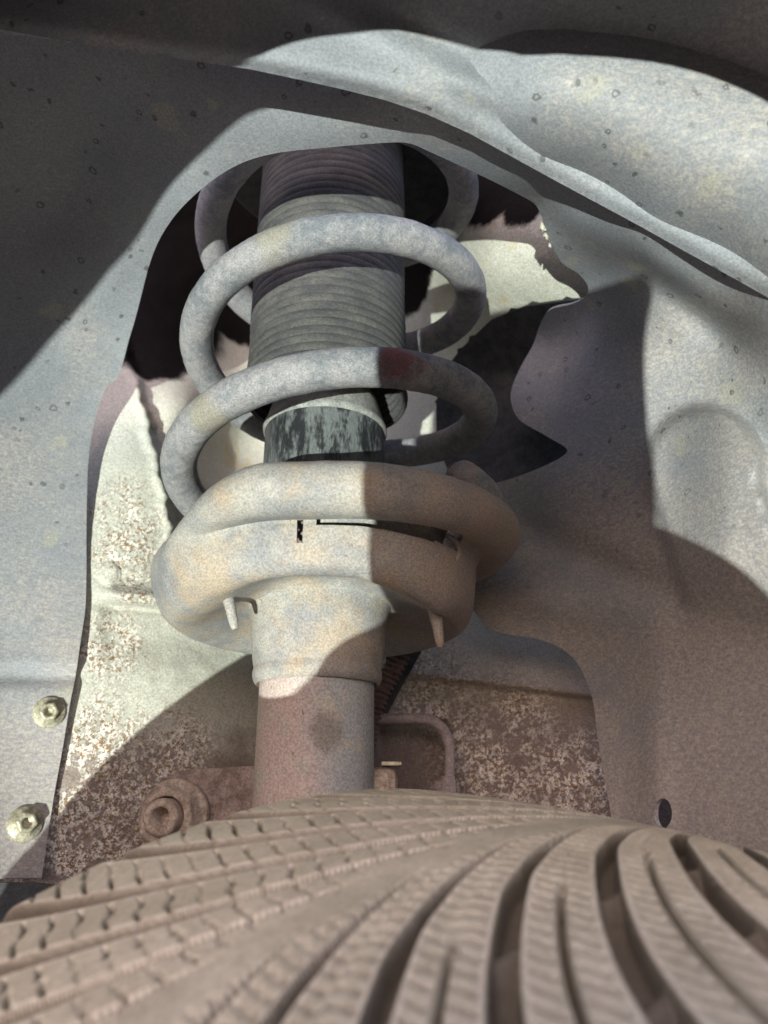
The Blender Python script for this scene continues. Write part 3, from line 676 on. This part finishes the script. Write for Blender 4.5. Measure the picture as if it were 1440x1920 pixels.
psA = np.linspace(0, 2*PI, 500, endpoint=False)
for sgn in (-1, 1):
    prw = catmull([(WT*.985, .0), (WT*1.0, -.020), (WT*1.03, -.045), (WT*1.04, -.07), (WT*1.0, -.10), (WT*.9, -.118)], 24)
    A_, K_ = np.meshgrid(psA, np.arange(24), indexing='ij')
    lug = .0025*sstep(.2, -.2, np.abs(((A_*RT-.0)/PT+.5) % 1-.5)*4-1)*np.exp(-((K_-2)/3.0)**2)
    v_ = sgn*(prw[K_, 0]-lug); r_ = RT+crown(np.array([WT]))[0]-.0005+prw[K_, 1]
    pts = TCn+ta*v_[..., None]+r_[..., None]*(tn*np.cos(A_)[..., None]+tcx*np.sin(A_)[..., None])
    o = grid_mesh('sidewall', pts, MTY, tyre, wrap_u=True)
    if sgn < 0: flip(o)
rimp = [(.19, -.085), (.205, -.09), (.205, -.08), (.19, -.06), (.17, -.055), (.08, -.05), (.07, -.075), (0, -.075)]
MRIM = mat_flat('wheel_steel', (0.3, 0.3, 0.3), (0.4, 0.4, 0.4), 0.5, 60, 0.2, 0.5)
wheel = lathe('wheel_disc', rimp, MRIM, tyre, TC, Vector(ta), 96)

# ------------------------------------------------------------------ fender round the opening (above and outside the frame)
LIP = [(-.345, -.22), (-.335, -.12), (-.308, -.036), (-.2701, .0290), (-.2453, .0667), (-.2076, .1019), (-.1633, .1329), (-.1197, .1542), (-.0951, .1645), (-.0770, .1680), (-.0655, .1737), (-.0502, .1797), (-.0345, .1826), (-.0229, .1849), (-.0048, .1822), (.0153, .1763), (.0250, .1718), (.0310, .1722), (.0406, .1704), (.0638, .1674), (.0754, .1650), (.0904, .1592), (.1072, .1469), (.130, .115), (.148, .055), (.160, -.03), (.168, -.12), (.172, -.22)]
lipc = catmull(LIP, 160)
cx = np.array([-.06, -.16])
def boundary():
    pts = [P(-320, y, float(liner_depth(np.array([-320.]), np.array([float(y)]))[0])) for y in np.linspace(1646, 0, 30)]
    pts += [P(x, -420, float(up_depth(np.array([x]), np.array([-420.]))[0])) for x in np.linspace(-320, 1780, 50)]
    pts += [P(1780, y, float(liner_depth(np.array([1780.]), np.array([float(y)]))[0])) for y in np.linspace(100, 1760, 30)]
    return catmull(pts, 160)
bnd = boundary()
d2 = lipc-cx; d2 /= np.linalg.norm(d2, axis=1)[:, None]
def lp(off, Y): return np.c_[lipc[:, 0]+d2[:, 0]*off, np.full(160, Y), lipc[:, 1]+d2[:, 1]*off]
fender = empty('front_fender', (-.06, .03, -.22), 'dark painted front fender lip arching over the wheel opening', 'fender')
FV = np.array([lp(.30, -.05), lp(.20, -.045), lp(.10, -.03), lp(.04, -.008), lp(.010, .018), lp(.002, .026), lp(0, .030), lp(.001, .034), lp(.006, .044), lp(.010, .050)])
solid(grid_mesh('outer_skin', FV, MFEND, fender), .0012, 0)
FB = np.array([lp(.0115, .048), lp(.03, .052)*.5+bnd*.5, bnd])
FB[2] = bnd
solid(grid_mesh('inner_flange', FB, ML, fender), .0015, 0)

# ------------------------------------------------------------------ tablet and hands of the photographer, behind the lens
FWv = np.array([0, CP, SP]); UPv = np.array([0, -SP, CP]); RTv = np.array([1.0, 0, 0])
def cp(x, u, f): return RTv*x+UPv*u+FWv*f
def rrect(x0, x1, u0, u1, r, f, n=8):
    out = []
    for (cx_, cu_, a0) in ((x1-r, u1-r, 0), (x0+r, u1-r, PI/2), (x0+r, u0+r, PI), (x1-r, u0+r, 1.5*PI)):
        out += [cp(cx_+r*math.cos(a0+k/n*PI/2), cu_+r*math.sin(a0+k/n*PI/2), f) for k in range(n+1)]
    return np.array(out)
tab = empty('tablet', tuple(cp(.006, -.13, -.010)), 'dark tablet held up behind the lens with its shadow across the spring', 'tablet')
TX0, TX1, TU0, TU1 = -.0560, .0705, -.118, .0655
rows = [rrect(TX0+i, TX1-i, TU0+i, TU1-i, .011-i*.8, f) for i, f in ((.03, -.0060), (.0012, -.0060), (0, -.0072), (0, -.0128), (.0012, -.0140), (.03, -.0140))]
tb = grid_mesh('shell', np.array(rows), MPHONE, tab, wrap_v=True)
for nm, f, mt in (('back_plate', -.0059, MPHONE), ('screen', -.0141, MGLASS)):
    q = rrect(TX0+.004, TX1-.004, TU0+.008, TU1-.008, .006, f); mesh(nm, q, [list(range(len(q)))], mt, tab, False)
lathe('lens_ring', [(.006, 0), (.006, .0014), (.0045, .0016), (.0042, .0006), (0, .0006)], MGLASS, tab, tuple(cp(0, 0, -.0059)), tuple(FWv), 40)

MSKIN = mat_flat('skin', (0.42, 0.25, 0.18), (0.50, 0.31, 0.23), 0.55, 60, 0.2)
def hand(side, name, label):
    """forearm, palm and five fingers closed on a lower corner of the tablet"""
    V = []; E = []; RAD = []
    def add(p, r, par=None):
        V.append(tuple(p)); RAD.append(r)
        if par is not None: E.append((par, len(V)-1))
        return len(V)-1
    if side > 0:
        c = lambda x, u, f: cp(x, u+.015, f)
        wr = c(.150, -.168, -.020); pm = c(.108, -.132, -.016); el = c(.33, -.34, -.11)
        knuck = [c(.090, -.100, -.006), c(.088, -.124, -.004), c(.088, -.139, -.004), c(.090, -.153, -.005)]
        tips = [[c(.066, -.086, .006), c(.046, -.083, .007), c(.034, -.086, .006)], [c(.062, -.112, .007), c(.038, -.112, .008), c(.024, -.114, .006)], [c(.062, -.134, .007), c(.042, -.136, .007), c(.030, -.138, .006)], [c(.068, -.152, .006), c(.052, -.156, .006), c(.042, -.158, .005)]]
        th_ = [c(.108, -.118, -.024), c(.084, -.088, -.026), c(.062, -.078, -.022)]
    else:
        c = lambda x, u, f: cp(x, u+.017, f)
        wr = c(-.105, -.215, -.030); pm = c(-.088, -.172, -.020); el = c(-.20, -.42, -.13)
        knuck = [c(-.078, -.146, -.006), c(-.072, -.156, -.004), c(-.068, -.167, -.004), c(-.066, -.178, -.006)]
        tips = [[c(-.066, -.124, .004), c(-.050, -.121, .007), c(-.038, -.123, .006)], [c(-.054, -.142, .006), c(-.034, -.141, .007), c(-.020, -.142, .006)], [c(-.050, -.158, .006), c(-.032, -.158, .006), c(-.020, -.159, .005)], [c(-.050, -.173, .005), c(-.036, -.175, .005), c(-.028, -.176, .004)]]
        th_ = [c(-.090, -.152, -.028), c(-.072, -.134, -.027), c(-.052, -.124, -.022)]
    a0 = add(el, .042); m1 = add(el*.45+wr*.55, .036, a0); w0 = add(wr, .027, m1); p0 = add(pm, .026, w0)
    for kn, tp in zip(knuck, tips):
        q = add(kn, .0125, p0)
        for r, t in zip((.0140, .0095, .0078), tp): q = add(t, r, q)
    q = p0
    for r, t in zip((.0155, .0125, .0095), th_): q = add(t, r, q)
    me = bpy.data.meshes.new(name); me.from_pydata(V, E, []); me.materials.append(MSKIN)
    o = bpy.data.objects.new(name, me); COL.objects.link(o)
    sk = o.modifiers.new('skin', 'SKIN'); sk.use_smooth_shade = True
    for k, v in enumerate(me.skin_vertices[0].data): v.radius = (RAD[k], RAD[k]); v.use_root = (k == 0)
    ss = o.modifiers.new('subdivision', 'SUBSURF'); ss.levels = 2; ss.render_levels = 2
    prop(o, label, 'hand')
hand(1, 'person', 'bare forearm and hand holding the right lower corner of the tablet')
hand(-1, 'person', 'bare forearm and hand holding the left lower corner of the tablet')
